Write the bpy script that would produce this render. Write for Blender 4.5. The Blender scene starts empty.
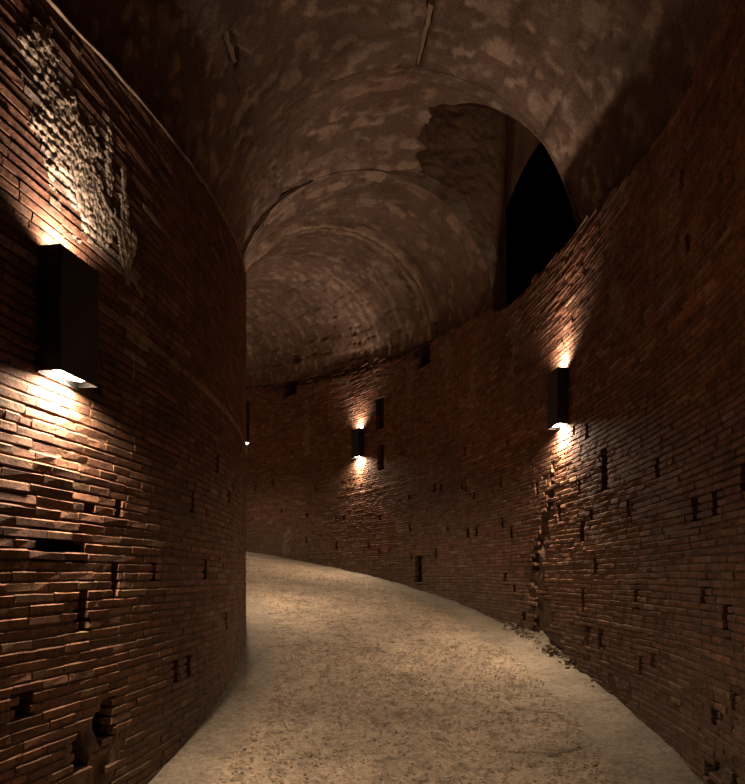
import bpy, math, random
import numpy as np
from mathutils import Matrix, Vector

sc = bpy.context.scene
COL = sc.collection
# ------------------------------------------------------------ camera, world, exposure
cam_d = bpy.data.cameras.new('camera')
cam = bpy.data.objects.new('camera', cam_d); COL.objects.link(cam)
cam.location = (0, 0, 1.883)
cam.rotation_euler = (math.pi / 2, 0, 0)
cam_d.sensor_fit = 'HORIZONTAL'; cam_d.sensor_width = 36
cam_d.lens = 750 / 745 * 36
cam_d.shift_y = 183 / 745
cam_d.clip_start = 0.05; cam_d.clip_end = 200
sc.camera = cam
world = bpy.data.worlds.new('night'); sc.world = world
world.use_nodes = True
bg = world.node_tree.nodes['Background']
bg.inputs[0].default_value = (1.0, 0.72, 0.5, 1); bg.inputs[1].default_value = 0.0
sc.view_settings.view_transform = 'Standard'
sc.view_settings.look = 'None'
sc.view_settings.exposure = 0.3
sc.view_settings.gamma = 1.0
sc.view_settings.use_curve_mapping = False
DOWN_W, UP_W = 62.0, 16.0
WARM = (1.0, 0.81, 0.60)
WARM_UP = (1.0, 0.76, 0.60)

# ------------------------------------------------------------ the helical ramp (a ring seen from inside)
XC, ZC = -17.965, 6.566          # centre of the ring
RO, RI = 20.109, 16.622          # outer and inner wall radius
RM = (RO + RI) / 2


def F(phi):                      # height of the ramp at an angle
    return 0.788 + 2.25 * phi


def P(phi, r, h):                # ring coordinates -> world, h above the ramp
    phi, r, h = np.broadcast_arrays(np.asarray(phi, float), np.asarray(r, float), np.asarray(h, float))
    return np.stack([XC + r * np.cos(phi), ZC + r * np.sin(phi), F(phi) + h], -1)


def top_right(phi):
    return np.interp(phi, [-.3, -.113, -.05, .0, .054, .12, .19, .205, .215, .32, .465, .61, .755, 1.1],
                     [4.5, 4.58, 4.47, 4.50, 4.57, 4.44, 4.32, 4.36, 4.50, 4.46, 4.53, 4.55, 4.45, 4.5])


def top_left(phi):
    return np.asarray(phi) * 0 + 4.31


# ------------------------------------------------------------ noise
def _hash(i, j, k, seed):
    n = (i * 73856093) ^ (j * 19349663) ^ (k * 83492791) ^ (seed * 2654435761 & 0x7fffffff)
    n = n & 0xffffffff
    n = ((n ^ (n >> 15)) * 2246822519) & 0xffffffff
    n = ((n ^ (n >> 13)) * 3266489917) & 0xffffffff
    n = n ^ (n >> 16)
    return (n & 0xffffff) / float(0xffffff) * 2 - 1


def vnoise(p, seed=0):
    p = np.asarray(p, float)
    i = np.floor(p).astype(np.int64); f = p - i; u = f * f * (3 - 2 * f)
    r = 0
    for a in (0, 1):
        wa = u[..., 0] if a else 1 - u[..., 0]
        for b in (0, 1):
            wb = u[..., 1] if b else 1 - u[..., 1]
            for c in (0, 1):
                wc = u[..., 2] if c else 1 - u[..., 2]
                r = r + wa * wb * wc * _hash(i[..., 0] + a, i[..., 1] + b, i[..., 2] + c, seed)
    return r


def fbm(p, scale, octv=4, seed=0, gain=.5):
    p = np.asarray(p, float) * scale
    a, s, t = 1.0, 0, 0
    for o in range(octv):
        s = s + a * vnoise(p, seed + o); t += a; a *= gain; p = p * 2.03
    return s / t


def sstep(a, b, x):
    t = np.clip((x - a) / (b - a), 0, 1)
    return t * t * (3 - 2 * t)


def blob(s, h, path):            # >0 inside a chain of discs (s, h, radius)
    best = np.full(np.shape(s), -9.0)
    for a, b in zip(path[:-1], path[1:]) if len(path) > 1 else [(path[0], path[0])]:
        dx, dy = b[0] - a[0], b[1] - a[1]
        L = dx * dx + dy * dy + 1e-9
        t = np.clip(((s - a[0]) * dx + (h - a[1]) * dy) / L, 0, 1)
        d = np.hypot(s - a[0] - t * dx, h - a[1] - t * dy)
        r = a[2] + t * (b[2] - a[2])
        best = np.maximum(best, 1 - d / r)
    return best


def rough_top(side, phi):
    phi = np.asarray(phi, float)
    R = RI if side < 0 else RO
    return (top_left if side < 0 else top_right)(phi) + fbm(np.stack([phi * R, phi * 0, phi * 0], -1), 5, 4, 5) * (.05 if side > 0 else .01)


# ------------------------------------------------------------ object helpers
def mesh_np(name, V, Fq, mat, parent=None, smooth=True, attr=None):
    V = np.asarray(V, np.float32).reshape(-1, 3); Fq = np.asarray(Fq, np.int32)
    n = Fq.shape[1]
    me = bpy.data.meshes.new(name)
    me.vertices.add(len(V)); me.vertices.foreach_set('co', V.ravel())
    me.loops.add(Fq.size); me.loops.foreach_set('vertex_index', Fq.ravel())
    me.polygons.add(len(Fq))
    me.polygons.foreach_set('loop_start', np.arange(0, Fq.size, n, dtype=np.int32))
    me.polygons.foreach_set('loop_total', np.full(len(Fq), n, np.int32))
    me.polygons.foreach_set('use_smooth', np.full(len(Fq), smooth, bool))
    me.update(calc_edges=True); me.validate()
    if attr is not None:
        for nm, c in attr.items():
            c = np.asarray(c, np.float32).reshape(len(V), -1)
            if c.shape[1] == 3: c = np.hstack([c, np.ones((len(V), 1), np.float32)])
            if c.shape[1] == 1: c = np.hstack([c, c, c, np.ones_like(c)])
            at = me.color_attributes.new(nm, 'FLOAT_COLOR', 'POINT')
            at.data.foreach_set('color', c.ravel().astype(np.float32))
    me.materials.append(mat)
    o = bpy.data.objects.new(name, me); COL.objects.link(o)
    if parent: o.parent = parent
    return o


def grid_faces(nr, nc, flip=False):
    i = np.arange(nr - 1)[:, None]; j = np.arange(nc - 1)[None, :]
    a = i * nc + j
    q = np.stack([a, a + 1, a + nc + 1, a + nc], -1).reshape(-1, 4)
    return q[:, ::-1] if flip else q


def merge(parts):                # parts: (V, F) lists -> one
    Vs, Fs, n = [], [], 0
    for V, Fq in parts:
        V = np.asarray(V, float).reshape(-1, 3); Vs.append(V); Fs.append(np.asarray(Fq) + n); n += len(V)
    return np.vstack(Vs), np.vstack(Fs)


def structure(o):
    o['kind'] = 'structure'; return o


# ------------------------------------------------------------ materials
def new_mat(name):
    m = bpy.data.materials.new(name); m.use_nodes = True
    nt = m.node_tree; b = nt.nodes['Principled BSDF']
    return m, nt, b


def N(nt, t, **kw):
    n = nt.nodes.new(t)
    for k, v in kw.items():
        if k.startswith('i_'):
            key = k[2:]
            n.inputs[int(key) if key.isdigit() else key.replace('_', ' ')].default_value = v
        else: setattr(n, k, v)
    return n


def ramp(nt, src, stops):
    r = N(nt, 'ShaderNodeValToRGB')
    e = r.color_ramp.elements
    while len(e) < len(stops): e.new(0.5)
    for k, (p, c) in enumerate(stops):
        e[k].position = p; e[k].color = (*c, 1) if len(c) == 3 else c
    nt.links.new(src, r.inputs[0]); return r.outputs[0]


def mixc(nt, f, a, b, mode='MIX'):
    m = N(nt, 'ShaderNodeMix', data_type='RGBA', blend_type=mode)
    for s, v in ((0, f), (6, a), (7, b)):
        if hasattr(v, 'default_value'): nt.links.new(v, m.inputs[s])
        else: m.inputs[s].default_value = v if s == 0 else (*v, 1)
    return m.outputs[2]


def noise_node(nt, pos, scale, detail=5, rough=.6, stretch=None):
    v = pos
    if stretch:
        mp = N(nt, 'ShaderNodeMapping'); mp.inputs['Scale'].default_value = stretch
        nt.links.new(pos, mp.inputs[0]); v = mp.outputs[0]
    n = N(nt, 'ShaderNodeTexNoise'); n.inputs['Scale'].default_value = scale
    n.inputs['Detail'].default_value = detail; n.inputs['Roughness'].default_value = rough
    nt.links.new(v, n.inputs[0]); return n.outputs[0]


def bump(nt, b, heights):
    prev = None
    for src, st, dist in heights:
        bp = N(nt, 'ShaderNodeBump'); bp.inputs['Strength'].default_value = st; bp.inputs['Distance'].default_value = dist
        nt.links.new(src, bp.inputs['Height'])
        if prev: nt.links.new(prev, bp.inputs['Normal'])
        prev = bp.outputs[0]
    nt.links.new(prev, b.inputs['Normal'])


def make_brick_mat():
    m, nt, b = new_mat('old_brick')
    pos = N(nt, 'ShaderNodeNewGeometry').outputs['Position']
    at = N(nt, 'ShaderNodeAttribute', attribute_name='tint').outputs['Color']
    oi = N(nt, 'ShaderNodeObjectInfo').outputs['Color']
    base = mixc(nt, 1.0, at, oi, 'MULTIPLY')
    n1 = noise_node(nt, pos, 9, 6, .65)
    n2 = noise_node(nt, pos, 70, 4, .7)
    c = mixc(nt, 1.0, base, ramp(nt, n1, [(.3, (.55, .52, .5)), (.5, (.95, .95, .95)), (.72, (1.35, 1.35, 1.3))]), 'MULTIPLY')
    c = mixc(nt, 1.0, c, ramp(nt, n2, [(.34, (.45, .45, .45)), (.46, (1, 1, 1)), (.75, (1.15, 1.15, 1.15))]), 'MULTIPLY')
    nt.links.new(c, b.inputs['Base Color'])
    b.inputs['Roughness'].default_value = .93
    b.inputs['Specular IOR Level'].default_value = .25
    n3 = noise_node(nt, pos, 32, 5, .7)
    pit = ramp(nt, n3, [(.36, (0, 0, 0)), (.47, (1, 1, 1))])
    c = mixc(nt, 1.0, c, ramp(nt, pit, [(0, (.5, .46, .44)), (1, (1, 1, 1))]), 'MULTIPLY')
    nt.links.new(c, b.inputs['Base Color'])
    bump(nt, b, [(n1, .5, .012), (pit, .6, .004), (n2, .7, .006)])
    return m


def make_mortar_mat():
    m, nt, b = new_mat('old_mortar')
    pos = N(nt, 'ShaderNodeNewGeometry').outputs['Position']
    at = N(nt, 'ShaderNodeAttribute', attribute_name='tint').outputs['Color']
    n1 = noise_node(nt, pos, 6, 6, .65); n2 = noise_node(nt, pos, 55, 5, .7)
    c = mixc(nt, 1.0, at, ramp(nt, n1, [(.3, (.6, .58, .55)), (.7, (1.3, 1.3, 1.3))]), 'MULTIPLY')
    c = mixc(nt, 1.0, c, ramp(nt, n2, [(.3, (.5, .5, .5)), (.6, (1.1, 1.1, 1.1))]), 'MULTIPLY')
    nt.links.new(c, b.inputs['Base Color']); b.inputs['Roughness'].default_value = .95
    b.inputs['Specular IOR Level'].default_value = .2
    bump(nt, b, [(n1, .6, .02), (n2, .7, .01)])
    return m


def make_vault_mat():
    m, nt, b = new_mat('vault_concrete')
    pos = N(nt, 'ShaderNodeNewGeometry').outputs['Position']
    at = N(nt, 'ShaderNodeAttribute', attribute_name='tint').outputs['Color']
    n0 = noise_node(nt, pos, 1.3, 5, .6); n1 = noise_node(nt, pos, 5, 8, .7); n2 = noise_node(nt, pos, 40, 5, .7)
    c = mixc(nt, 1.0, at, ramp(nt, n0, [(.3, (.75, .66, .6)), (.55, (1, 1, 1)), (.75, (1.15, 1.12, 1.0))]), 'MULTIPLY')
    c = mixc(nt, 1.0, c, ramp(nt, n1, [(.30, (.74, .69, .66)), (.5, (1, 1, 1)), (.74, (1.2, 1.17, 1.13))]), 'MULTIPLY')
    c = mixc(nt, 1.0, c, ramp(nt, n2, [(.3, (.55, .55, .55)), (.5, (1, 1, 1)), (.8, (1.2, 1.2, 1.2))]), 'MULTIPLY')
    nt.links.new(c, b.inputs['Base Color']); b.inputs['Roughness'].default_value = .95
    b.inputs['Specular IOR Level'].default_value = .2
    bump(nt, b, [(n1, .45, .035), (n2, .6, .012)])
    return m


def make_floor_mat():
    m, nt, b = new_mat('worn_aggregate_paving')
    pos = N(nt, 'ShaderNodeNewGeometry').outputs['Position']
    ata = N(nt, 'ShaderNodeAttribute', attribute_name='tint')
    at = ata.outputs['Color']
    n0 = noise_node(nt, pos, 1.6, 5, .6); n1 = noise_node(nt, pos, 14, 7, .7); n2 = noise_node(nt, pos, 90, 4, .7)
    vo = N(nt, 'ShaderNodeTexVoronoi'); vo.inputs['Scale'].default_value = 42
    nt.links.new(pos, vo.inputs['Vector'])
    chip = ramp(nt, vo.outputs['Color'], [(.2, (.72, .68, .62)), (.55, (1, 1, 1)), (.85, (1.3, 1.25, 1.15))])
    c = mixc(nt, 1.0, at, ramp(nt, n0, [(.3, (.8, .78, .76)), (.55, (1, 1, 1)), (.75, (1.12, 1.1, 1.05))]), 'MULTIPLY')
    c = mixc(nt, 1.0, c, ramp(nt, n1, [(.3, (.58, .55, .5)), (.5, (1, 1, 1)), (.75, (1.18, 1.16, 1.12))]), 'MULTIPLY')
    c = mixc(nt, .55, c, mixc(nt, 1.0, c, chip, 'MULTIPLY'))
    c = mixc(nt, 1.0, c, ramp(nt, n2, [(.3, (.62, .6, .58)), (.5, (1, 1, 1)), (.8, (1.15, 1.15, 1.15))]), 'MULTIPLY')
    nt.links.new(c, b.inputs['Base Color']); b.inputs['Roughness'].default_value = .88
    b.inputs['Specular IOR Level'].default_value = .3
    bump(nt, b, [(n1, .5, .015), (vo.outputs['Distance'], .35, .008), (n2, .5, .004)])
    return m


def make_plain(name, col, rough=.6, metal=0, bumpy=0):
    m, nt, b = new_mat(name)
    pos = N(nt, 'ShaderNodeNewGeometry').outputs['Position']
    n1 = noise_node(nt, pos, 25, 5, .6)
    c = mixc(nt, 1.0, col, ramp(nt, n1, [(.3, (.7, .7, .7)), (.7, (1.2, 1.2, 1.2))]), 'MULTIPLY')
    nt.links.new(c, b.inputs['Base Color'])
    b.inputs['Roughness'].default_value = rough; b.inputs['Metallic'].default_value = metal
    if bumpy: bump(nt, b, [(n1, .6, bumpy)])
    return m


def make_glow(name, col, s):
    m, nt, b = new_mat(name)
    b.inputs['Base Color'].default_value = (.8, .8, .8, 1)
    b.inputs['Emission Color'].default_value = (*col, 1); b.inputs['Emission Strength'].default_value = s
    return m


M_BRICK, M_MORTAR, M_VAULT, M_FLOOR = make_brick_mat(), make_mortar_mat(), make_vault_mat(), make_floor_mat()
M_BLACK = make_plain('black_powder_coated_steel', (.012, .010, .009), .55)
M_GLOW = make_glow('lit_lamp_lens', (1, .86, .66), 25)
M_GLOW_UP = make_glow('lit_lamp_lens_warm', (1, .80, .62), 14)
M_GREYDISC = make_plain('grey_cap', (.09, .085, .08), .5)
M_STONE = make_plain('pale_stone', (.44, .35, .25), .9, 0, .01)
M_WOOD = make_plain('weathered_wood', (.30, .21, .13), .85, 0, .004)

# ------------------------------------------------------------ holes and damage, (angle, height above ramp, width, height)
H_LEFT = [(-.150, 1.80, .07, .06), (-.131, 1.78, .07, .08), (-.168, 1.62, .40, .075), (-.134, 1.35, .06, .17),
          (-.155, 1.24, .08, .19), (-.138, .60, .06, .19), (-.156, .50, .09, .13), (-.076, .56, .08, .13),
          (-.059, .55, .07, .12), (-.003, 2.08, .06, .15), (-.052, 1.78, .05, .14), (-.10, 1.35, .05, .09),
          (-.03, 1.2, .06, .1), (-.145, 2.45, .05, .07), (-.185, .9, .06, .08), (.02, .62, .07, .12), (.03, 1.75, .06, .1)]
H_RIGHT = [(a, h, .07, .11) for a, h in [
    (-.087, 1.70), (-.105, 1.74), (-.128, 1.90), (-.014, 1.68), (-.049, 2.01), (-.023, .97), (-.095, 1.18), (-.114, 1.09),
    (-.043, .54), (-.029, .43), (-.12, .65), (-.105, .48), (-.098, .12), (-.121, .245), (.031, 1.10), (.042, .42),
    (.183, .64), (.166, .54), (.125, 1.87), (.179, 2.48), (.037, 1.6), (.189, 1.39), (.172, 1.28), (.191, 1.94),
    (.063, 2.46), (.043, 2.42), (.328, 1.87), (.313, 1.90), (.261, 1.86), (.269, 1.90), (.244, 1.77), (.383, 1.68),
    (.401, 2.61), (.246, 2.53), (.263, 2.47), (.257, 1.19), (.24, 1.22), (.324, .73), (.377, .60), (.381, 1.14),
    (.62, 1.16), (.553, 1.13), (.532, 1.15), (.622, .55), (.551, .52), (.474, .64), (.451, .57), (.743, 1.76),
    (-.075, 3.94), (-.08, 3.47), (.3, 1.2), (.45, 1.25), (.6, 1.8), (.68, 1.2), (.7, 1.9)]]
H_RIGHT += [(.0235, .455, .09, .10), (.018, 2.03, .15, .36), (.447, 2.50, .28, .52), (.449, 3.40, .34, .62), (.362, .37, .30, .46),
            (.097, 2.02, .08, .26), (.051, 1.44, .10, .19), (.087, 1.58, .08, .20), (.055, 1.88, .05, .12),
            (.049, .72, .05, .24), (.35, 4.33, .5, .5), (.66, 4.33, .6, .35)]


def gouge(R, pts):               # chain in metres
    return [(a * R, h, r) for a, h, r in pts]


E_LEFT = [gouge(RI, [(-.143, .58, .10), (-.149, .38, .22), (-.155, .15, .30), (-.158, -.05, .34)])]
E_RIGHT = [gouge(RO, [(.101, 1.98, .05), (.104, 1.6, .10), (.114, 1.25, .17), (.122, .95, .23), (.124, .6, .30), (.116, .3, .40), (.106, .0, .5)]),
           gouge(RO, [(.152, .62, .03), (.150, .3, .05), (.15, .1, .12)]),
           gouge(RO, [(.024, .46, .045), (.015, .3, .03), (.006, .12, .04), (-.002, .0, .07)]),
           gouge(RO, [(.049, .5, .03), (.045, .3, .03), (.041, .12, .05)]),
           gouge(RO, [(-.10, .10, .06), (-.115, .3, .03), (-.118, .6, .03)]),
           gouge(RO, [(.35, 4.5, .3), (.42, 4.5, .12), (.5, 4.5, .16), (.7, 4.5, .2)])]
WASH_LEFT = [gouge(RI, [(-.178, 4.0, .16), (-.168, 3.75, .26), (-.155, 3.55, .27), (-.143, 3.42, .2)]),
             gouge(RI, [(-.128, 3.75, .06), (-.127, 3.4, .10), (-.124, 3.15, .05)]),
             gouge(RI, [(-.118, 3.05, .04), (-.117, 2.6, .05)]), gouge(RI, [(-.139, 4.0, .05), (-.138, 3.6, .07)]),
             gouge(RI, [(-.07, 3.3, .05), (-.068, 2.7, .04)])]
WASH_RIGHT = [gouge(RO, [(.0, 3.9, .10), (.0, 3.3, .10)]), gouge(RO, [(-.06, 4.1, .15), (-.06, 3.2, .08)]), gouge(RO, [(.3, 4.2, .25), (.3, 3.6, .12)]),
              gouge(RO, [(.38, 4.1, .16), (.385, 3.3, .10)]), gouge(RO, [(.53, 4.1, .35), (.515, 3.5, .22)]), gouge(RO, [(.62, 3.9, .14), (.62, 2.6, .1)]),
              gouge(RO, [(.16, 4.1, .2), (.17, 3.4, .1)]), gouge(RO, [(.245, 3.9, .12), (.25, 3.1, .1)]), gouge(RO, [(.67, .6, .2), (.67, .3, .25)])]


def wash_amount(side, s, h, seed):
    paths = WASH_LEFT if side < 0 else WASH_RIGHT
    w = np.full(np.shape(s), -9.0)
    for p in paths: w = np.maximum(w, blob(s, h, p))
    q = np.stack([s, h, s * 0 + seed], -1)
    nz = fbm(q, 6, 4, 31)
    w1 = sstep(-.05, .35, w + nz * .9)
    q2 = np.stack([s * 2.2, h * .45, s * 0 + seed], -1)
    st = sstep(.22, .6, fbm(q2, 1.6, 4, 77)) * sstep(2.2, 3.6, h) * (.45 if side > 0 else .2)
    return np.clip(np.maximum(w1, st), 0, 1)


def erosion(side, s, h):
    e = np.full(np.shape(s), -9.0)
    for p in (E_LEFT if side < 0 else E_RIGHT): e = np.maximum(e, blob(s, h, p))
    return e


rng = np.random.default_rng(7)


# ------------------------------------------------------------ walls: mortar bed, then the bricks
def nonuniform(segs):
    out = []
    for a, b, d in segs:
        out.append(np.arange(a, b, d))
    return np.concatenate(out + [[segs[-1][1]]])


def wall_bed(name, side):
    R = RI if side < 0 else RO
    n = 1 if side < 0 else -1            # direction of the corridor
    topf = top_left if side < 0 else top_right
    holes = H_LEFT if side < 0 else H_RIGHT
    if side < 0: phi = nonuniform([(-.75, -.36, .006), (-.36, .2, .0016), (.2, 1.1, .006)])
    else: phi = nonuniform([(-.75, -.3, .006), (-.3, .3, .0015), (.3, .82, .0022), (.82, 1.1, .006)])
    v = np.linspace(0, 1, 185)
    PH, VV = np.meshgrid(phi, v, indexing='ij')
    hb = -.12
    T = rough_top(side, PH)
    HH = hb + (T - hb) * VV
    S = PH * R
    q = np.stack([S, HH, S * 0 + side * 9], -1)
    bed = np.maximum(.009 + .004 * fbm(q, 18, 3, 1), .0055)
    e = erosion(side, S, HH)
    ef = sstep(-.15, .25, e + fbm(q, 5, 3, 3) * .25)
    bed = bed + ef * (.04 + .06 * fbm(q, 9, 4, 4))
    hs = S * 0
    for a, h, w, hh in holes:
        dx = np.abs(S - a * R) / (w / 2 + .035); dy = np.abs(HH + F(PH) - F(a) - h) / (hh / 2 + .04)
        inside = (np.maximum(dx, dy) < 1)
        hs = np.maximum(hs, np.where(inside, .16 if w < .12 else .24, 0))
    bed = bed + hs
    bed = np.where(VV > .999, .02, bed)
    V = P(PH, R - n * bed, HH)
    wash = wash_amount(side, S, HH, side) * .35
    col = np.array([.15, .095, .065])[None, None] * (1 - wash[..., None]) + np.array([.42, .36, .30]) * wash[..., None]
    col = col * np.where(hs > 0, .45, 1)[..., None]  # shade inside the holes put into the colour
    col = col * (1 - ef[..., None] * .1)
    # a horizontal strip that caps the wall, reaching back under the vault
    strips = [(V.reshape(-1, 3), grid_faces(len(phi), len(v), flip=(side > 0)))]
    rb = np.linspace(.04, 1, 5)
    back = .5
    RR = R - n * back * rb[None, :] + 0 * phi[:, None]
    HT = T[:, -1][:, None] + fbm(np.stack([PH[:, :1] * R + 0 * rb, RR, RR * 0], -1), 7, 3, 8) * .02 * (rb[None, :] > 0)
    strips.append((P(phi[:, None] + 0 * RR, RR, HT).reshape(-1, 3), grid_faces(len(phi), 5, flip=(side > 0))))
    Vm, Fm = merge(strips)
    colm = np.vstack([col.reshape(-1, 3), np.tile([.16, .11, .075], (len(phi) * 5, 1))])
    o = mesh_np(name, Vm, Fm, M_MORTAR, None, True, {'tint': colm})
    return structure(o)


def brick_unit(r):
    """front 5x4 points: a flat face with a tight worn arris; x,y in -.5..+.5, z in metres"""
    mid = r.uniform(-.2, .2)
    xs = np.array([-.5, -.475, mid, .475, .5]); ys = np.array([-.5, -.37, .35, .5])
    V = []
    for j, y in enumerate(ys):
        wob = r.normal(0, .022, 5)
        for i, x in enumerate(xs):
            ex, ey = i in (0, 4), j in (0, 3)
            xx = x + r.normal(0, .004) - (np.sign(x) * .006 * r.random() if ex else 0)
            yy = y + wob[i] - (np.sign(y) * .05 * r.random() if ey else 0)
            if ex and ey: yy -= np.sign(y) * .07 * r.random(); xx -= np.sign(x) * .012 * r.random()
            zz = r.normal(0, .0012)
            if ey: zz -= .0055 + .003 * r.random()
            elif ex: zz -= .0015 * r.random()
            if ey and r.random() < .22: zz -= .005; yy -= np.sign(y) * .12 * r.random()
            V.append((xx, yy, zz))
    for x, y in ((-.49, -.46), (.49, -.46), (.49, .46), (-.49, .46)): V.append((x, y, -.075))
    Fq = []
    for j in range(3):
        for i in range(4):
            a = j * 5 + i
            Fq += [(a, a + 1, a + 6), (a, a + 6, a + 5)]

    def side(row, b0, b1):       # fan between a row of front points and two back points
        m = len(row) // 2
        for k in range(len(row) - 1):
            Fq.append((row[k + 1], row[k], b0 if k < m else b1))
        Fq.append((row[m], b0, b1))
    side([0, 1, 2, 3, 4], 20, 21); side([4, 9, 14, 19], 21, 22)
    side([19, 18, 17, 16, 15], 22, 23); side([15, 10, 5, 0], 23, 20)
    return np.array(V), np.array(Fq)


ur = np.random.default_rng(3)
UNITS = [brick_unit(ur) for _ in range(28)]
UFACES = UNITS[0][1]


def visible_area(c, t, up, nrm, L, Hh):
    d = c - np.array([0, 0, 1.883])
    if d[1] < .3: return 0
    sx = 372.5 + 750 * d[0] / d[1]; sy = 575 - 750 * d[2] / d[1]
    if not (3 < sx < 742 and 3 < sy < 781): return 0
    dist = np.linalg.norm(d)
    cosv = -np.dot(d, nrm) / dist
    if cosv <= 0.02: return 0
    return L * Hh * cosv / dist ** 2


def brick_shared(k):
    V, Fq = UNITS[k]
    me = bpy.data.meshes.new('brick')
    me.from_pydata([tuple(v) for v in V], [], [tuple(int(x) for x in f) for f in Fq])
    me.materials.append(M_BRICK)
    at = me.color_attributes.new('tint', 'FLOAT_COLOR', 'POINT')
    at.data.foreach_set('color', np.ones((len(V), 4), np.float32).ravel())
    return me


SHARED = [brick_shared(k) for k in range(len(UNITS))]


def lay_bricks(wall, side, a0, a1, pitch, joint, bond_z):
    R = RI if side < 0 else RO
    n = 1 if side < 0 else -1
    topf = top_left if side < 0 else top_right
    holes = H_LEFT if side < 0 else H_RIGHT
    r = np.random.default_rng(21 if side < 0 else 22)
    s0, s1 = a0 * R, a1 * R
    tx = np.linspace(a0, a1, 900); ty = rough_top(side, tx)
    zmin, zmax = F(a0) - .1, F(a1) + 4.7
    out = []
    for k in range(int(zmin / pitch), int(zmax / pitch) + 1):
        z = k * pitch
        bond = abs(z - bond_z) < pitch * .5
        s = s0 + r.random() * .3
        ph0 = k * 1.7
        while s < s1:
            L = r.uniform(.17, .36) if r.random() > .12 else r.uniform(.09, .17)
            if side > 0: L *= .92
            sa, sb = s, s + L; s = sb + (r.uniform(.003, .009) if r.random() < .3 else r.uniform(0, .0025))
            sm = (sa + sb) / 2; a = sm / R
            wob = .007 * math.sin(sm * .9 + ph0 * .05) + .004 * math.sin(sm * 2.3 + ph0 * .35)
            h = z + wob - F(a)
            T = float(np.interp(a, tx, ty))
            if h < -.05 or h > T - pitch * .3: continue
            segs = [(sa, sb)]
            for ha, hh_, w, hgt in holes:
                if abs(z - F(ha) - hh_) < hgt / 2 + pitch * .12:
                    x0, x1 = ha * R - w / 2 - .008 + r.uniform(-.008, .008), ha * R + w / 2 + .008 + r.uniform(-.008, .008)
                    ns = []
                    for p, q in segs:
                        if q <= x0 or p >= x1: ns.append((p, q))
                        else:
                            if x0 - p > .03: ns.append((p, x0))
                            if q - x1 > .03: ns.append((x1, q))
                    segs = ns
            for p, q in segs:
                out.append((p, q, z + wob, h, bond))
    A = np.array(out, float)
    p, q, zz, h, bond = A.T
    sm = (p + q) / 2; L = q - p; a = sm / R
    e = erosion(side, sm, h) + r.normal(0, .12, len(sm))
    keep = ~((e > .12) & (r.random(len(sm)) < .88))
    # random lost pieces
    keep &= r.random(len(sm)) > .0012
    p, q, zz, h, bond, sm, L, a, e = [x[keep] for x in (p, q, zz, h, bond, sm, L, a, e)]
    nb = len(sm)
    Hh = np.full(nb, pitch - joint) * r.uniform(.94, 1.05, nb)
    Hh = np.where(bond > 0, pitch * 1.02, Hh)
    q3 = np.stack([sm, zz, sm * 0 + side], -1)
    crs = np.round(zz / pitch)
    proud = r.normal(0, .0012, nb) + .0045 * fbm(np.stack([sm * .7, crs * 3.7, crs * 0], -1), 1, 2, 12) + .005 * fbm(q3, .9, 3, 11) + np.where(bond > 0, .010 if side < 0 else .004, 0)
    proud -= np.where(e > -.1, .02 * r.random(nb), 0)
    worn = r.random(nb) < .07
    proud = np.where(worn, proud - .006 * r.random(nb), proud)
    # colours
    base = np.array([[.215, .098, .053], [.18, .080, .045], [.245, .118, .066], [.20, .105, .060], [.145, .068, .040], [.28, .17, .095]])
    pick = r.choice(6, nb, p=[.34, .24, .16, .13, .09, .04])
    col = base[pick] * r.uniform(.78, 1.06, (nb, 1))
    if side < 0: col = col * .88
    if side > 0: col = col * (1 + .35 * sstep(1.6, 2.8, h)[:, None]) * np.array([1.0, 1.0, 1.04])  # upper right wall lightened in colour, in place of missing bounce light
    big = fbm(np.stack([sm, h, sm * 0 + side * 3], -1), .8, 3, 61)[:, None]
    col = col * (1 + .35 * big)
    w = wash_amount(side, sm, h, side)[:, None] * (.6 if side < 0 else .38) * r.uniform(.5, 1, (nb, 1))
    col = col * (1 - w) + np.array([.46, .39, .32]) * w
    col = np.where((bond > 0)[:, None], (np.array([.28, .18, .115]) if side < 0 else col * 1.25) * r.uniform(.8, 1.1, (nb, 1)), col)
    damp = sstep(.9, .0, h)[:, None]
    col = col * (1 - .6 * damp) + np.array([.125, .088, .058]) * .6 * damp
    kind = r.integers(0, len(UNITS), nb)
    # frames
    t = np.stack([-np.sin(a), np.cos(a), a * 0], -1) * (1 if side < 0 else -1)
    nr = np.stack([np.cos(a), np.sin(a), a * 0], -1) * n
    up = np.tile([0, 0, 1.0], (nb, 1))
    roll = r.normal(0, .006, nb)[:, None]; yaw = r.normal(0, .003, nb)[:, None]; pit = r.normal(-.125, .05, nb)[:, None]
    t2 = t + roll * up + yaw * nr
    up2 = up - roll * t - pit * nr
    n2 = nr - yaw * t + pit * up
    C = np.stack([XC + R * np.cos(a), ZC + R * np.sin(a), zz], -1) + nr * proud[:, None]
    area = np.array([visible_area(C[i], t[i], up[i], nr[i], L[i], Hh[i]) for i in range(nb)])
    order = np.argsort(-area)[:300]
    order = [i for i in order if area[i] > 0]
    single = np.zeros(nb, bool); single[order] = True
    for i in order:
        o = bpy.data.objects.new('brick', SHARED[kind[i]])
        Mx = Matrix(((t2[i][0] * L[i], up2[i][0] * Hh[i], n2[i][0], C[i][0]),
                     (t2[i][1] * L[i], up2[i][1] * Hh[i], n2[i][1], C[i][1]),
                     (t2[i][2] * L[i], up2[i][2] * Hh[i], n2[i][2], C[i][2]), (0, 0, 0, 1)))
        COL.objects.link(o); o.parent = wall; o.matrix_basis = Mx
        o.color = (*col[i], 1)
    rest = np.where(~single)[0]
    U = np.array([UNITS[k][0] for k in kind[rest]])           # nb,27,3
    V = C[rest][:, None] + U[..., 0:1] * (t2[rest] * L[rest, None])[:, None] + \
        U[..., 1:2] * (up2[rest] * Hh[rest, None])[:, None] + U[..., 2:3] * n2[rest][:, None]
    nv = U.shape[1]
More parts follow.
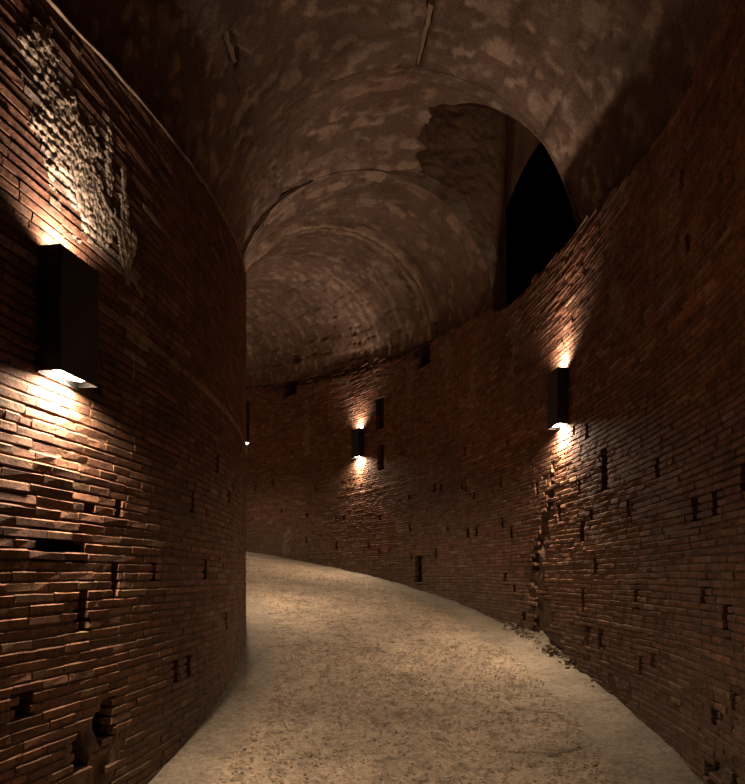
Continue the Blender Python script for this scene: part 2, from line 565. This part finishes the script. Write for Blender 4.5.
    Fs = UFACES[None] + (np.arange(len(rest)) * nv)[:, None, None]
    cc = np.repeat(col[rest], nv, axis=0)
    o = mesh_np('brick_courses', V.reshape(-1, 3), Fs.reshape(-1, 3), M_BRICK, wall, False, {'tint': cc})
    o['kind'] = 'stuff'
    print('bricks', side, nb, len(order))


wall_left = wall_bed('wall_left', -1)
wall_right = wall_bed('wall_right', 1)
lay_bricks(wall_left, -1, -.40, .24, .052, .0075, 3.40)
lay_bricks(wall_right, 1, -.32, .82, .048, .007, 3.65)

# ------------------------------------------------------------ coping and plaster left on the near wall
def build_coping():
    phi = np.arange(-.42, .3, .0022)
    prof = np.array([(-.10, 4.318), (.006, 4.320), (.012, 4.316), (.013, 4.308), (.008, 4.301), (-.05, 4.300)])
    PH = phi[:, None] + 0 * prof[:, 0]
    q = np.stack([PH * RI, prof[:, 1] * 9 + 0 * PH, PH * 0], -1)
    V = P(PH, RI + prof[:, 0] + .011 * fbm(q, 6, 4, 131) * (prof[:, 0] > 0), prof[:, 1] + .008 * fbm(q, 3, 3, 132))
    col = np.array([.30, .22, .155]) * (1 + .4 * fbm(q, 5, 3, 133)[..., None])
    structure(mesh_np('trim_2', V, grid_faces(len(phi), 6), M_MORTAR, None, True, {'tint': col.reshape(-1, 3)}))


def build_plaster():
    paths = [(WASH_LEFT[0], .0), (WASH_LEFT[3], -.05), (WASH_LEFT[1], -.1),
             (gouge(RI, [(-.119, 3.42, .05), (-.124, 3.2, .02), (-.117, 3.12, .025)]), .05), (gouge(RI, [(-.121, 3.0, .02), (-.120, 2.55, .018)]), -.05),
             (gouge(RI, [(-.135, 3.5, .04), (-.128, 3.25, .05), (-.113, 3.1, .03)]), -.05)]
    s_ = np.arange(-.20 * RI, -.10 * RI, .008); h_ = np.arange(2.4, 4.25, .008)
    S, H = np.meshgrid(s_, h_, indexing='ij')
    q = np.stack([S, H, S * 0], -1)
    m = np.full(S.shape, -9.0)
    for p, o in paths: m = np.maximum(m, blob(S, H, p) + o)
    a = S / RI
    z = H + F(a)
    course = np.abs(((z + .5 * .052) / .052) % 1 - .5) * 2          # 1 in the joint
    m = m + .85 * fbm(q, 9, 5, 141) - .28 * course ** 3
    thick = sstep(.05, .45, m)
    off = .003 + .006 * thick + .004 * fbm(q, 25, 3, 142) * thick + .005 * fbm(q, 70, 2, 144) - .006 * course ** 5 * sstep(-.3, .2, fbm(q, 4, 2, 145))
    V = P(a, RI + off, H).reshape(-1, 3)
    Fq = grid_faces(len(s_), len(h_))
    keep = (m > .06).reshape(-1)[Fq].all(1)
    Fq = Fq[keep]
    used = np.unique(Fq); remap = -np.ones(len(V), int); remap[used] = np.arange(len(used))
    col = (np.array([.46, .37, .28]) * (1 + .45 * fbm(q, 24, 3, 143)[..., None])).reshape(-1, 3)
    mesh_np('plaster_remnant', V[used], remap[Fq], M_MORTAR, wall_left, True, {'tint': col[used]})


build_coping()
build_plaster()

# ------------------------------------------------------------ ramp floor
def build_floor():
    phi = nonuniform([(-.75, -.26, .006), (-.26, .06, .0008), (.06, .3, .0014), (.3, .9, .003), (.9, 1.1, .01)])
    u = np.linspace(0, 1, 190)
    PH, U = np.meshgrid(phi, u, indexing='ij')
    r_ = RI - .12 + (RO - RI + .24) * U
    S = PH * RM
    q = np.stack([S, r_, S * 0], -1)
    di, do = r_ - RI, RO - r_
    centre = sstep(.26, .48, di + fbm(q, 2.2, 3, 41) * .15) * sstep(.42, .66, do + fbm(q, 2.2, 3, 42) * .15)
    h = .020 * fbm(q, .8, 3, 43) + .006 * fbm(q, 5, 3, 44)
    rough = fbm(q, 16, 3, 45)
    h = h - .008 + centre * (.009 * rough - .012 * sstep(.2, .5, fbm(q, 9, 3, 46)) + .006)
    # dirt banked against the walls
    h = h + .022 * np.exp(-np.maximum(do, 0) / .07) * (1 + fbm(q, 4, 3, 47)) + .008 * np.exp(-np.maximum(di, 0) / .07) * (1 + fbm(q, 4, 3, 48))
    heap = np.exp(-((S / RM - .118) / .03) ** 2)
    h = h + heap * .10 * np.exp(-np.maximum(do, 0) / .16) * (1 + .8 * fbm(q, 7, 3, 49))
    hd = (heap * np.exp(-np.maximum(do, 0) / .2))[..., None]
    crack = S * 0
    for pts in CRACKS:
        d = S * 0 + 9
        for (a, b), (c, e) in zip(pts[:-1], pts[1:]):
            ax, ay, bx, by = a * RM, b, c * RM, e
            dx, dy = bx - ax, by - ay; L = dx * dx + dy * dy
            wob = .035 * fbm(q, 6, 3, 51)
            tt = np.clip(((S - ax) * dx + (r_ - ay) * dy) / L, 0, 1)
            d = np.minimum(d, np.hypot(S - ax - tt * dx + wob, r_ - ay - tt * dy + wob))
        crack = np.maximum(crack, sstep(.022, .006, d))
    h = h - crack * .028
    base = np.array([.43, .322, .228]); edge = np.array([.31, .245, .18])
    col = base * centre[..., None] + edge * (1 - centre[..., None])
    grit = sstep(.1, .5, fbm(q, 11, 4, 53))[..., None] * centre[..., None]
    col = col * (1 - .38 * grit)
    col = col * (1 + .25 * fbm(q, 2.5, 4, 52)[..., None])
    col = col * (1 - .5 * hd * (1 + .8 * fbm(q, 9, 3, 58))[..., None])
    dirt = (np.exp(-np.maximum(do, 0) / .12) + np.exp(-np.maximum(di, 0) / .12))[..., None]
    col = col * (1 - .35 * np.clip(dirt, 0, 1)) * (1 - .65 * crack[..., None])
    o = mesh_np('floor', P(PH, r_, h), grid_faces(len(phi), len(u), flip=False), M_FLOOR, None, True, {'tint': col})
    structure(o)
    return o


CRACKS = [[(.118, 16.85), (.128, 17.4), (.130, 18.0), (.136, 18.5), (.138, 19.1)], [(.09, 17.0), (.105, 17.6), (.115, 18.1)],
          [(-.066, 18.55), (-.064, 18.9), (-.067, 19.25)],
          [(-.012, 19.2), (-.016, 19.45), (-.035, 19.6)],
          [(.01, 19.2), (.014, 19.6)], [(-.07, 19.25), (-.062, 19.5)]]
floor = build_floor()


def build_chips():
    r = np.random.default_rng(5)
    parts_V, parts_F, cols = [], [], []
    cube = np.array([(-1, -1, -1), (1, -1, -1), (1, 1, -1), (-1, 1, -1), (-1, -1, 1), (1, -1, 1), (1, 1, 1), (-1, 1, 1)], float)
    cf = np.array([(0, 3, 2, 1), (4, 5, 6, 7), (0, 1, 5, 4), (1, 2, 6, 5), (2, 3, 7, 6), (3, 0, 4, 7)])

    def field(n, a0, a1, r0, r1, smin, smax, flat, pal):
        a = r.uniform(a0, a1, n); rr = r.uniform(r0, r1, n)
        if pal == 'rubble': rr = RO - np.abs(r.normal(0, .05, n)) - .005; a = r.normal(.115, .026, n)
        sz = smin + (smax - smin) * r.random(n) ** 2.5
        V = cube[None] * r.uniform(.45, 1, (n, 8, 3)) * sz[:, None, None] * np.array([1, .7, flat])
        th = r.uniform(0, 6.28, n); c, s = np.cos(th)[:, None], np.sin(th)[:, None]
        x = V[..., 0] * c - V[..., 1] * s; y = V[..., 0] * s + V[..., 1] * c
        z = V[..., 2] + x * r.normal(0, .12, n)[:, None]
        base = P(a, rr, 0)
        q = np.stack([a * RM, rr, a * 0], -1)
        base[:, 2] += .020 * fbm(q, .8, 3, 43) + .006 * fbm(q, 5, 3, 44) + .012 + (sz * flat * .3)
        if pal == 'rubble': base[:, 2] += .06 * np.exp(-(RO - rr) / .16)
        V = np.stack([x, y, z], -1) + base[:, None]
        # follow the slope of the ramp
        V[..., 2] += (y) * 2.25 / RM * .98
        cc = np.array([.44, .34, .23]) if pal != 'rubble' else np.array([.17, .12, .08])
        col = cc * r.uniform(.55, 1.25, (n, 1)) * np.array([1, 1, 1])
        return V.reshape(-1, 3), (cf[None] + (np.arange(n) * 8)[:, None, None]).reshape(-1, 4), np.repeat(col, 8, 0)
    sets = [field(16000, -.25, .12, RI + .42, RO - .5, .003, .014, .32, 'chip'), field(7000, .12, .65, RI + .3, RO - .4, .004, .015, .32, 'chip'),
            field(1500, -.25, .5, RI + .03, RO - .03, .002, .010, .4, 'chip')]
    V, Fq = merge([(a, b) for a, b, c in sets])
    o = mesh_np('gravel', V, Fq, M_FLOOR, floor, False, {'tint': np.vstack([c for a, b, c in sets])})
    o['kind'] = 'stuff'
    V, Fq, c = field(170, 0, 0, 0, 0, .01, .045, .7, 'rubble')
    o = mesh_np('rubble', V, Fq, M_FLOOR, floor, False, {'tint': c})
    o['kind'] = 'stuff'


build_chips()

# ------------------------------------------------------------ vault
A1, A2, A3 = .217, .335, 1.1
HI = 'high'                      # the first, highest vault: 2.0 m wide to each side
SH_A, SH_B = .086, .217          # light shaft opening in the outer haunch
DOORTOP = 6.38


def shaft_theta(phi):
    u = np.clip((phi - SH_A) / (SH_B - SH_A), 0, 1)
    wv = .035 * vnoise(np.stack([phi * 90, phi * 0, phi * 0], -1), 9) + .02 * vnoise(np.stack([phi * 260, phi * 0, phi * 0], -1), 10)
    return np.where(phi < SH_A, 0, (1.34 + wv) * np.clip(u / .3, 0, 1) ** .28 - .10 * sstep(.4, 1, u))


def sect(phi, th, a, b):
    if a is HI: k = 1 - sstep(.10, A1, phi) * sstep(1.15, 1.45, th) * .8; a = 1.87 + .13 * k; b = 1.89 + .11 * k
    r = RM + a * np.cos(th)
    h0 = 4.40 + .09 * (r - RM) / 1.74
    return r, h0 + b * np.sin(th)


PATCH = [(.151, 1.76), (.151, 1.954), (.137, 1.33), (.2, 2.179), (.19, 1.984), (.215, 1.946), (.222, 2.154), (.253, 1.954), (.244, 1.771),
         (.212, 1.719), (.213, 1.473), (.228, 1.509), (.205, 1.317), (.225, 2.363), (.271, 2.149), (.277, 1.161), (.296, .826), (.228, 1.153),
         (.233, .766), (.23, .563), (.225, .373), (.103, 1.601), (.108, 1.809), (.068, 1.828), (.069, .79), (.18, 1.55), (.175, 1.38),
         (.17, 2.15), (.25, 2.2), (.29, 1.75), (.3, .6), (.28, 1.45), (.03, 2.1), (.06, 2.2), (.02, 1.2), (.05, 1.1), (-.02, 1.0), (-.01, .75)]
VHOLES = [(.177, 1.678, .10, .22), (.266, 1.642, .07, .11), (-.012, 2.45, .62, .15), (.64, .30, .40, .22), (.235, 2.45, .1, .12)]
VGROOVE = [(.0, .088, 1.49, .10)]


def vault_piece(phi, nth, a, b, seed, shaft=False):
    v = np.linspace(0, 1, nth)
    PH, VV = np.meshgrid(phi, v, indexing='ij')
    t0 = shaft_theta(PH) if shaft else 0 * PH
    TH = t0 + (math.pi - t0) * VV
    r, h = sect(PH, TH, a, b)
    a = 2.0 if a is HI else a
    S = PH * RM; X = TH * a
    q = np.stack([S, X, S * 0 + seed], -1)
    d = .050 * fbm(q, .75, 4, 81) + .014 * fbm(q, 4, 4, 82) + .012 * np.abs(fbm(q, 12, 3, 83)) + .03 * sstep(.38, .6, fbm(q, 7, 4, 88))
    # boards of the formwork: faint steps that run along the vault
    d = d + .006 * np.sign(np.sin(X * 9 + 2 * fbm(q, .8, 2, 84)))
    patch = S * 0
    for k, (pa, pt) in enumerate(PATCH):
        w = .13 + .07 * ((k * 37) % 10) / 10
        dx = np.abs(S - pa * RM) / w; dy = np.abs(X - pt * a) / (w * .95)
        patch = np.maximum(patch, 1 - (dx ** 3 + dy ** 3) ** (1 / 3.))
    patch = sstep(.02, .2, patch + .45 * fbm(q, 8, 4, 85)) * (.55 + .45 * fbm(q, 3, 2, 99))
    d = d - patch * .012
    for pa, pt, w, hh in VHOLES:
        ins = np.maximum(np.abs(S - pa * RM) / (w / 2), np.abs(X - pt * a) / (hh / 2)) < 1
        d = d + np.where(ins, .16, 0)
    for g0, g1, pt, w in VGROOVE:
        ins = (S > g0 * RM) & (S < g1 * RM) & (np.abs(X - pt * a) < w / 2 * (1 - .6 * (S - g0 * RM) / ((g1 - g0) * RM)))
        d = d + np.where(ins, .12, 0)
    base = np.array([.192, .126, .094])
    col = base[None, None] * (1 + .35 * fbm(q, 1.1, 4, 86)[..., None])
    col = col * (1 - .22 * sstep(.2, -.05, PH))[..., None]      # near stretch darkened in the colour to offset too much lamp light
    low = sstep(.55, .15, TH)[..., None] * .4
    col = col * (1 - low) + np.array([.2, .11, .065]) * low
    col = col * (1 - patch[..., None]) + np.array([.44, .325, .24]) * patch[..., None]
    if seed == 3:
        st = sstep(.1, .5, fbm(np.stack([S * 7, X * .7, S * 0], -1), 1.0, 3, 87)) * np.exp(-((PH - .42) / .07) ** 2) * sstep(1.25, .8, TH)
        d = d - .012 * st
        col = col * (1 - .6 * st[..., None]) + np.array([.42, .33, .24]) * .6 * st[..., None]
        jl = np.minimum(np.abs(((X / .33 + .15 * fbm(q, 2, 2, 90)) % 1) - .5), 1)
        jn = sstep(.035, .01, jl) * sstep(.36, .5, PH) * (fbm(q, 2.5, 2, 91) > -.15) * sstep(1.6, 1.2, TH)
        d = d + .03 * jn
        ja = np.minimum(np.abs(((S / .62 + .2 * fbm(q, 1.5, 2, 94)) % 1) - .5), 1)
        jn = np.maximum(jn, sstep(.03, .012, ja) * (fbm(q, 1.8, 2, 95) > .12))
        col = col * (1 - .45 * jn[..., None])
        col = col * 1.12
    # outward displacement (into the masonry)
    dr, dh = np.cos(TH), np.sin(TH)
    V = P(PH, r + dr * d, h + dh * d)
    return V, grid_faces(len(phi), nth, flip=True), col


def build_ceiling():
    parts, cols = [], []
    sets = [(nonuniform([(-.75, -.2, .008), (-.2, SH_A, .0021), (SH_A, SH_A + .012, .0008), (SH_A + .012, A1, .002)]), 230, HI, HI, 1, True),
            (nonuniform([(A1, A2, .002)]), 220, 1.86, 1.88, 2, False),
            (nonuniform([(A2, .8, .0026), (.8, A3, .008)]), 200, 1.77, 1.78, 3, False)]
    for phi, nth, a, b, sd, shf in sets:
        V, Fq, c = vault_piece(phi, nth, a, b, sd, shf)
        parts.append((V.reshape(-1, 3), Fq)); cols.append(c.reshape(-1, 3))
    # the arch faces where a higher vault stops at a lower one
    for ang, a_hi, b_hi, a_lo, b_lo in ((A1, 2.0, 2.0, 1.86, 1.88), (A2, 1.86, 1.88, 1.77, 1.78)):
        th = np.linspace(0, math.pi, 220); v = np.linspace(-.25, 1.35, 8)
        TH, VV = np.meshgrid(th, v, indexing='ij')
        kk = 1 - .78 * sstep(1.15, 1.45, TH) if ang == A1 else 1
        aa = a_lo + (a_hi - a_lo) * VV * kk; bb = b_lo + (b_hi - b_lo) * VV * kk
        r, h = sect(0, TH, aa, bb)
        q = np.stack([TH * 2, aa, TH * 0 + ang * 50], -1)
        PHI = ang + .0012 * fbm(q, 6, 3, 92)
        V = P(PHI, r, h)
        parts.append((V.reshape(-1, 3), grid_faces(220, 8, flip=True)))
        cols.append(np.array([.30, .235, .165])[None] * (1 + .4 * fbm(q, 7, 3, 93).reshape(-1, 1)))
    V, Fq = merge(parts)
    return structure(mesh_np('ceiling', V, Fq, M_VAULT, None, True, {'tint': np.vstack(cols)}))


ceiling = build_ceiling()


def rough_patch(f, nu, nv, seed, amp, col, flip=False):
    u, v = np.meshgrid(np.linspace(0, 1, nu), np.linspace(0, 1, nv), indexing='ij')
    V = f(u, v)
    dn = fbm(V, 3.5, 4, seed)[..., None] * amp + .5 * amp * fbm(V, 14, 3, seed + 1)[..., None]
    ax = np.cross(V[-1, 0] - V[0, 0], V[0, -1] - V[0, 0]); ax = ax / (np.linalg.norm(ax) + 1e-9)
    # leave the edges where they are so neighbours stay joined
    m = (np.minimum(np.minimum(u, 1 - u), np.minimum(v, 1 - v)) > 1e-6)[..., None]
    V = V + dn * ax * m
    q = fbm(V, 2.2, 4, seed + 2)[..., None]
    return V.reshape(-1, 3), grid_faces(nu, nv, flip), (np.array(col) * (1 + .5 * q)).reshape(-1, 3)


def build_shaft():
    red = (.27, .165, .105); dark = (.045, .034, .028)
    TOP = 7.7; RB = 20.40
    pcs = []
    # far face of the shaft
    def far(u, v):
        r = 18.6 + (RB - 18.6) * u
        c = np.clip((r - RM) / 1.90, -1, 1)
        low = 4.40 + .09 * (r - RM) / 1.74 + 1.91 * np.sqrt(1 - c * c)
        return P(SH_B + .0005, r, low + (TOP - low) * v)
    pcs.append(rough_patch(far, 90, 80, 101, .05, red))
    # near and inner faces rise from the edge of the opening
    pe = np.concatenate([np.linspace(SH_A, SH_A + .012, 16), np.linspace(SH_A + .013, SH_B, 44)])

    def edge(u, v):
        ph = np.interp(u, np.linspace(0, 1, len(pe)), pe)
        r, h = sect(ph, shaft_theta(ph), HI, HI)
        return P(ph, r, h + (TOP - h) * v)
    V = edge(*np.meshgrid(np.linspace(0, 1, 60), np.linspace(0, 1, 40), indexing='ij'))
    q = fbm(V, 2.2, 4, 105)[..., None]
    pcs.append((V.reshape(-1, 3), grid_faces(60, 40), (np.array(red) * (1 + .5 * q)).reshape(-1, 3)))
    # roof of the shaft
    pcs.append(rough_patch(lambda u, v: P(SH_A - .01 + (SH_B - SH_A + .012) * u, 18.4 + (RB - 18.4) * v, TOP - .1), 40, 40, 107, .05, red))
    # outer face above the dark doorway, arched
    def outer(u, v):
        ph = SH_A - .01 + (SH_B - SH_A + .0105) * u
        c = (ph - .15) / .067
        low = DOORTOP - .42 * np.clip(np.abs(c), 0, 1) ** 2.2
        return P(ph, RB, low + (TOP - low) * v)
    pcs.append(rough_patch(outer, 60, 40, 109, .0, red))
    # the chamber behind it: drawn out, its shade deepened by near-black colour
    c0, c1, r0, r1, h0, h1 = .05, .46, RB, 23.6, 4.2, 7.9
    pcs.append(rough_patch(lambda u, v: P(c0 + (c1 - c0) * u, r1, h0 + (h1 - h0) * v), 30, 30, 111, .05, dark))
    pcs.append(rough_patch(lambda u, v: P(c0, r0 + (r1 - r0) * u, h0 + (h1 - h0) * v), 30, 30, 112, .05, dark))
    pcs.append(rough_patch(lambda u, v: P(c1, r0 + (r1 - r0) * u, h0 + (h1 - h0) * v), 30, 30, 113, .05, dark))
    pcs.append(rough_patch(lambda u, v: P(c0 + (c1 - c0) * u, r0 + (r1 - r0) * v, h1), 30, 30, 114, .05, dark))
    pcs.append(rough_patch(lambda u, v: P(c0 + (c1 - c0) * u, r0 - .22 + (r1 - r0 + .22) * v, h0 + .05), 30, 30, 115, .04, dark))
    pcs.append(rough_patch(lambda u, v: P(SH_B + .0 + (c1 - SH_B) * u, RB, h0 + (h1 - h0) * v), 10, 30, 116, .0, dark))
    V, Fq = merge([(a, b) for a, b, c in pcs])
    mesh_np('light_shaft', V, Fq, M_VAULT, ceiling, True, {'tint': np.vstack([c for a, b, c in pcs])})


build_shaft()


def build_ring():                # worn moulding round the lowest arch: two lips with a dark joint between
    th = np.linspace(.16, math.pi, 360)
    prof = [(.0095, .04), (.009, -.02), (.0065, -.035), (.005, -.025), (.0045, .10), (.0005, .11), (-.0003, .0), (-.002, -.02), (-.0045, -.004), (-.006, .03), (-.0065, .14)]
    prof = np.array(prof)
    TH = th[:, None] + 0 * prof[:, 0]
    q = np.stack([TH * 1.8, TH * 0 + prof[:, 0] * 200, TH * 0], -1)
    wear = .5 + .5 * sstep(-.3, .25, fbm(np.stack([th * 1.8, th * 0, th * 0], -1), 2.6, 3, 121))
    off = prof[:, 1][None] * np.where(prof[:, 1][None] < 0, wear[:, None], 1) + .03 * fbm(q, 7, 4, 122) + .010 * (1 - wear[:, None]) - .012
    a = 1.77 + off
    r, h = sect(0, TH, a, a + .01)
    ph = A2 + prof[:, 0][None] * 1.0 + .0022 * fbm(q, 4, 4, 123)
    col = np.array([.42, .30, .215]) * (1 + .8 * fbm(q, 5, 4, 124)[..., None])
    V = P(ph, r, h)
    o = mesh_np('trim_1', V, grid_faces(len(th), len(prof), flip=False), M_VAULT, None, True, {'tint': col.reshape(-1, 3)})
    structure(o)


build_ring()


def box_local(name, size, mat, parent, loc, bev=.004, rot=None):
    """a bevelled box with its 8 corners worn a little"""
    import bmesh
    bm = bmesh.new(); bmesh.ops.create_cube(bm, size=1)
    bmesh.ops.scale(bm, vec=size, verts=bm.verts)
    if bev: bmesh.ops.bevel(bm, geom=bm.edges[:], offset=bev, segments=2, affect='EDGES')
    me = bpy.data.meshes.new(name); bm.to_mesh(me); bm.free()
    me.materials.append(mat)
    o = bpy.data.objects.new(name, me); COL.objects.link(o)
    if parent: o.parent = parent
    o.location = loc
    if rot: o.rotation_euler = rot
    return o


def slab_in_vault(name, a0, a1, th, width, mat, taper=1.0, lift=.03, seed=1):
    n = 24
    ph = np.linspace(a0, a1, n)
    V = []
    for k, p_ in enumerate(ph):
        f = k / (n - 1)
        w = width * (1 + (taper - 1) * f)
        jit = .010 * vnoise(np.array([f * 7.0, 0, seed * 1.0]), 5)
        for dt, dd in ((-w / 4, lift), (w / 4, lift + .02), (w / 4, .17), (-w / 4, .17)):
            t = th + (dt + jit) / 2.0
            r, h = sect(p_, t, 2.0, 2.0)
            V.append(P(p_, r + math.cos(t) * dd, h + math.sin(t) * dd))
    Fq = []
    for k in range(n - 1):
        for j in range(4):
            a, b = k * 4 + j, k * 4 + (j + 1) % 4
            Fq.append((a, b, b + 4, a + 4))
    Fq += [(0, 3, 2, 1), (4 * n - 4, 4 * n - 3, 4 * n - 2, 4 * n - 1)]
    return mesh_np(name, np.array(V), np.array(Fq), mat, ceiling, False)


slab_in_vault('stone_slab', -.029, .002, 2.475, .12, M_STONE, .8, .05, 1)
slab_in_vault('wooden_batten', .03, .084, 1.492, .10, M_WOOD, .45, .03, 2)

# ------------------------------------------------------------ wall lamps
LW, LD, LH = .345, .125, .60


def area(name, col, W, loc, rotx, parent):
    d = bpy.data.lights.new(name, 'AREA'); d.shape = 'DISK'; d.size = .09
    d.color = col; d.energy = W; d.spread = math.radians(165 if rotx == 0 else 140)
    d.shape = 'ELLIPSE'; d.size = .2; d.size_y = .09
    o = bpy.data.objects.new(name, d); COL.objects.link(o); o.parent = parent
    o.location = loc; o.rotation_euler = (rotx, 0, 0)
    return o


def disc(name, rad, th, mat, parent, loc, rot=(0, 0, 0), seg=40, dome=0.0, sx=1.0):
    V, Fq = [], []
    rings = [(0, dome), (.45, dome * .8), (.8, dome * .4), (1, 0), (1, -th)]
    V.append((0, 0, rings[0][1]))
    for rr, z in rings[1:]:
        for k in range(seg):
            V.append((rad * rr * math.cos(6.28318 * k / seg), rad * rr * math.sin(6.28318 * k / seg), z))
    for k in range(seg): Fq.append((0, 1 + k, 1 + (k + 1) % seg, 1 + (k + 1) % seg))
    quads = []
    for i in range(len(rings) - 2):
        for k in range(seg):
            a = 1 + i * seg + k; b = 1 + i * seg + (k + 1) % seg
            quads.append((a, a + seg, b + seg, b))
    me = bpy.data.meshes.new(name)
    me.from_pydata(V, [], [f[:3] for f in Fq] + quads)
    me.materials.append(mat)
    for p_ in me.polygons: p_.use_smooth = True
    o = bpy.data.objects.new(name, me); COL.objects.link(o); o.parent = parent
    o.location = loc; o.rotation_euler = rot; o.scale.x = sx
    return o


def build_lamp(side, phi, label, cap=False, hb=2.50):
    R = RI if side < 0 else RO
    n = 1 if side < 0 else -1
    e = bpy.data.objects.new('wall_lamp', None); COL.objects.link(e)
    c = P(phi, R, hb)
    e.location = [float(x) for x in c]
    # local: x along the wall, y out of the wall, z up
    out = Vector((math.cos(phi) * n, math.sin(phi) * n, 0))
    e.rotation_euler = (0, 0, math.atan2(out.y, out.x) - math.pi / 2)
    e['label'] = label; e['category'] = 'lamp'; e['group'] = 'up and down lights along the ramp'
    # housing: a folded steel sleeve, open at both ends, with inner shelf
    t = .004
    import bmesh
    bm = bmesh.new()
    y0, y1 = .012, LD
    outer = [(-LW / 2, y0), (LW / 2, y0), (LW / 2, y1), (-LW / 2, y1)]
    inner = [(-LW / 2 + t, y0 + t), (LW / 2 - t, y0 + t), (LW / 2 - t, y1 - t), (-LW / 2 + t, y1 - t)]
    rows = [[bm.verts.new((x, y, z)) for x, y in ring] for ring, z in
            ((outer, 0), (outer, LH), (inner, LH), (inner, LH - .045), )]
    rows2 = [[bm.verts.new((x, y, z)) for x, y in ring] for ring, z in ((inner, .0), (inner, .03))]
    for a, b in ((rows[0], rows[1]), (rows[1], rows[2]), (rows[2], rows[3]), (rows2[1], rows2[0]), (rows2[0], rows[0])):
        for k in range(4):
            bm.faces.new((a[k], a[(k + 1) % 4], b[(k + 1) % 4], b[k]))
    bm.faces.new(rows[3]); bm.faces.new(rows2[1])
    bmesh.ops.recalc_face_normals(bm, faces=bm.faces[:])
    be = [ed for ed in bm.edges if abs(ed.verts[0].co.z - ed.verts[1].co.z) > .5]
    bmesh.ops.bevel(bm, geom=be, offset=.003, segments=2, affect='EDGES')
    me = bpy.data.meshes.new('housing'); bm.to_mesh(me); bm.free(); me.materials.append(M_BLACK)
    o = bpy.data.objects.new('housing', me); COL.objects.link(o); o.parent = e
    box_local('back_plate', (LW * .8, .05, LH * .8), M_BLACK, e, (0, -.012, LH / 2), .002)
    box_local('bottom_flange', (LW + .012, .012, .02), M_BLACK, e, (0, .008, .0), .002)
    m = (y0 + y1) / 2
    l1 = disc('lens', .050, .012, M_GLOW, e, (0, m, .024), (math.pi, 0, 0), dome=.022, sx=2.7)
    l2 = disc('lens', .045, .012, M_GLOW_UP, e, (0, m, LH - .039), (0, 0, 0), dome=.016, sx=2.7)
    l1['label'] = 'glowing white lens in the underside'; l2['label'] = 'glowing warm lens in the top'
    disc('lens_collar', .054, .01, M_BLACK, e, (0, m, .029), (math.pi, 0, 0), sx=2.7)
    disc('lens_collar', .050, .01, M_BLACK, e, (0, m, LH - .044), (0, 0, 0), sx=2.7)
    for sx in (-1, 1):
        for z in (.07, LH - .07):
            sgn = disc('screw', .006, .004, M_GREYDISC, e, (sx * (LW / 2 + .001), m, z), (0, sx * math.pi / 2, 0), 14, .002)
    if cap:
        o = disc('side_cap', .026, .008, M_GREYDISC, e, (LW / 2 + .003, m, LH - .085), (0, math.pi / 2, 0), 24, .004)
        o['label'] = 'round grey cap near the top of the side'
    area('down_light', WARM, DOWN_W, (0, m, .004), 0, e)
    area('up_light', WARM_UP, UP_W, (0, m, LH - .022), math.pi, e)
    return e


build_lamp(-1, -.1695, 'large black box lamp on the near left brick wall, the closest one', hb=2.455)
build_lamp(1, .0797, 'black box lamp on the right wall, beside the tall narrow niche', True, hb=2.53)
build_lamp(1, .4945, 'small far black lamp on the right wall, left of two dark recesses')
build_lamp(-1, .2725, 'sliver of a black lamp peeping past the edge of the left wall', hb=2.41)
build_lamp(-1, .71, 'black box lamp on the inner wall round the bend, out of sight')
build_lamp(1, .91, 'black box lamp farthest up the outer wall, out of sight round the bend')
print('tris', sum(len(o.data.loop_triangles) if False else sum(len(p.vertices) - 2 for p in o.data.polygons) for o in sc.objects if o.type == 'MESH' and o.name.split('.')[0] != 'brick'))
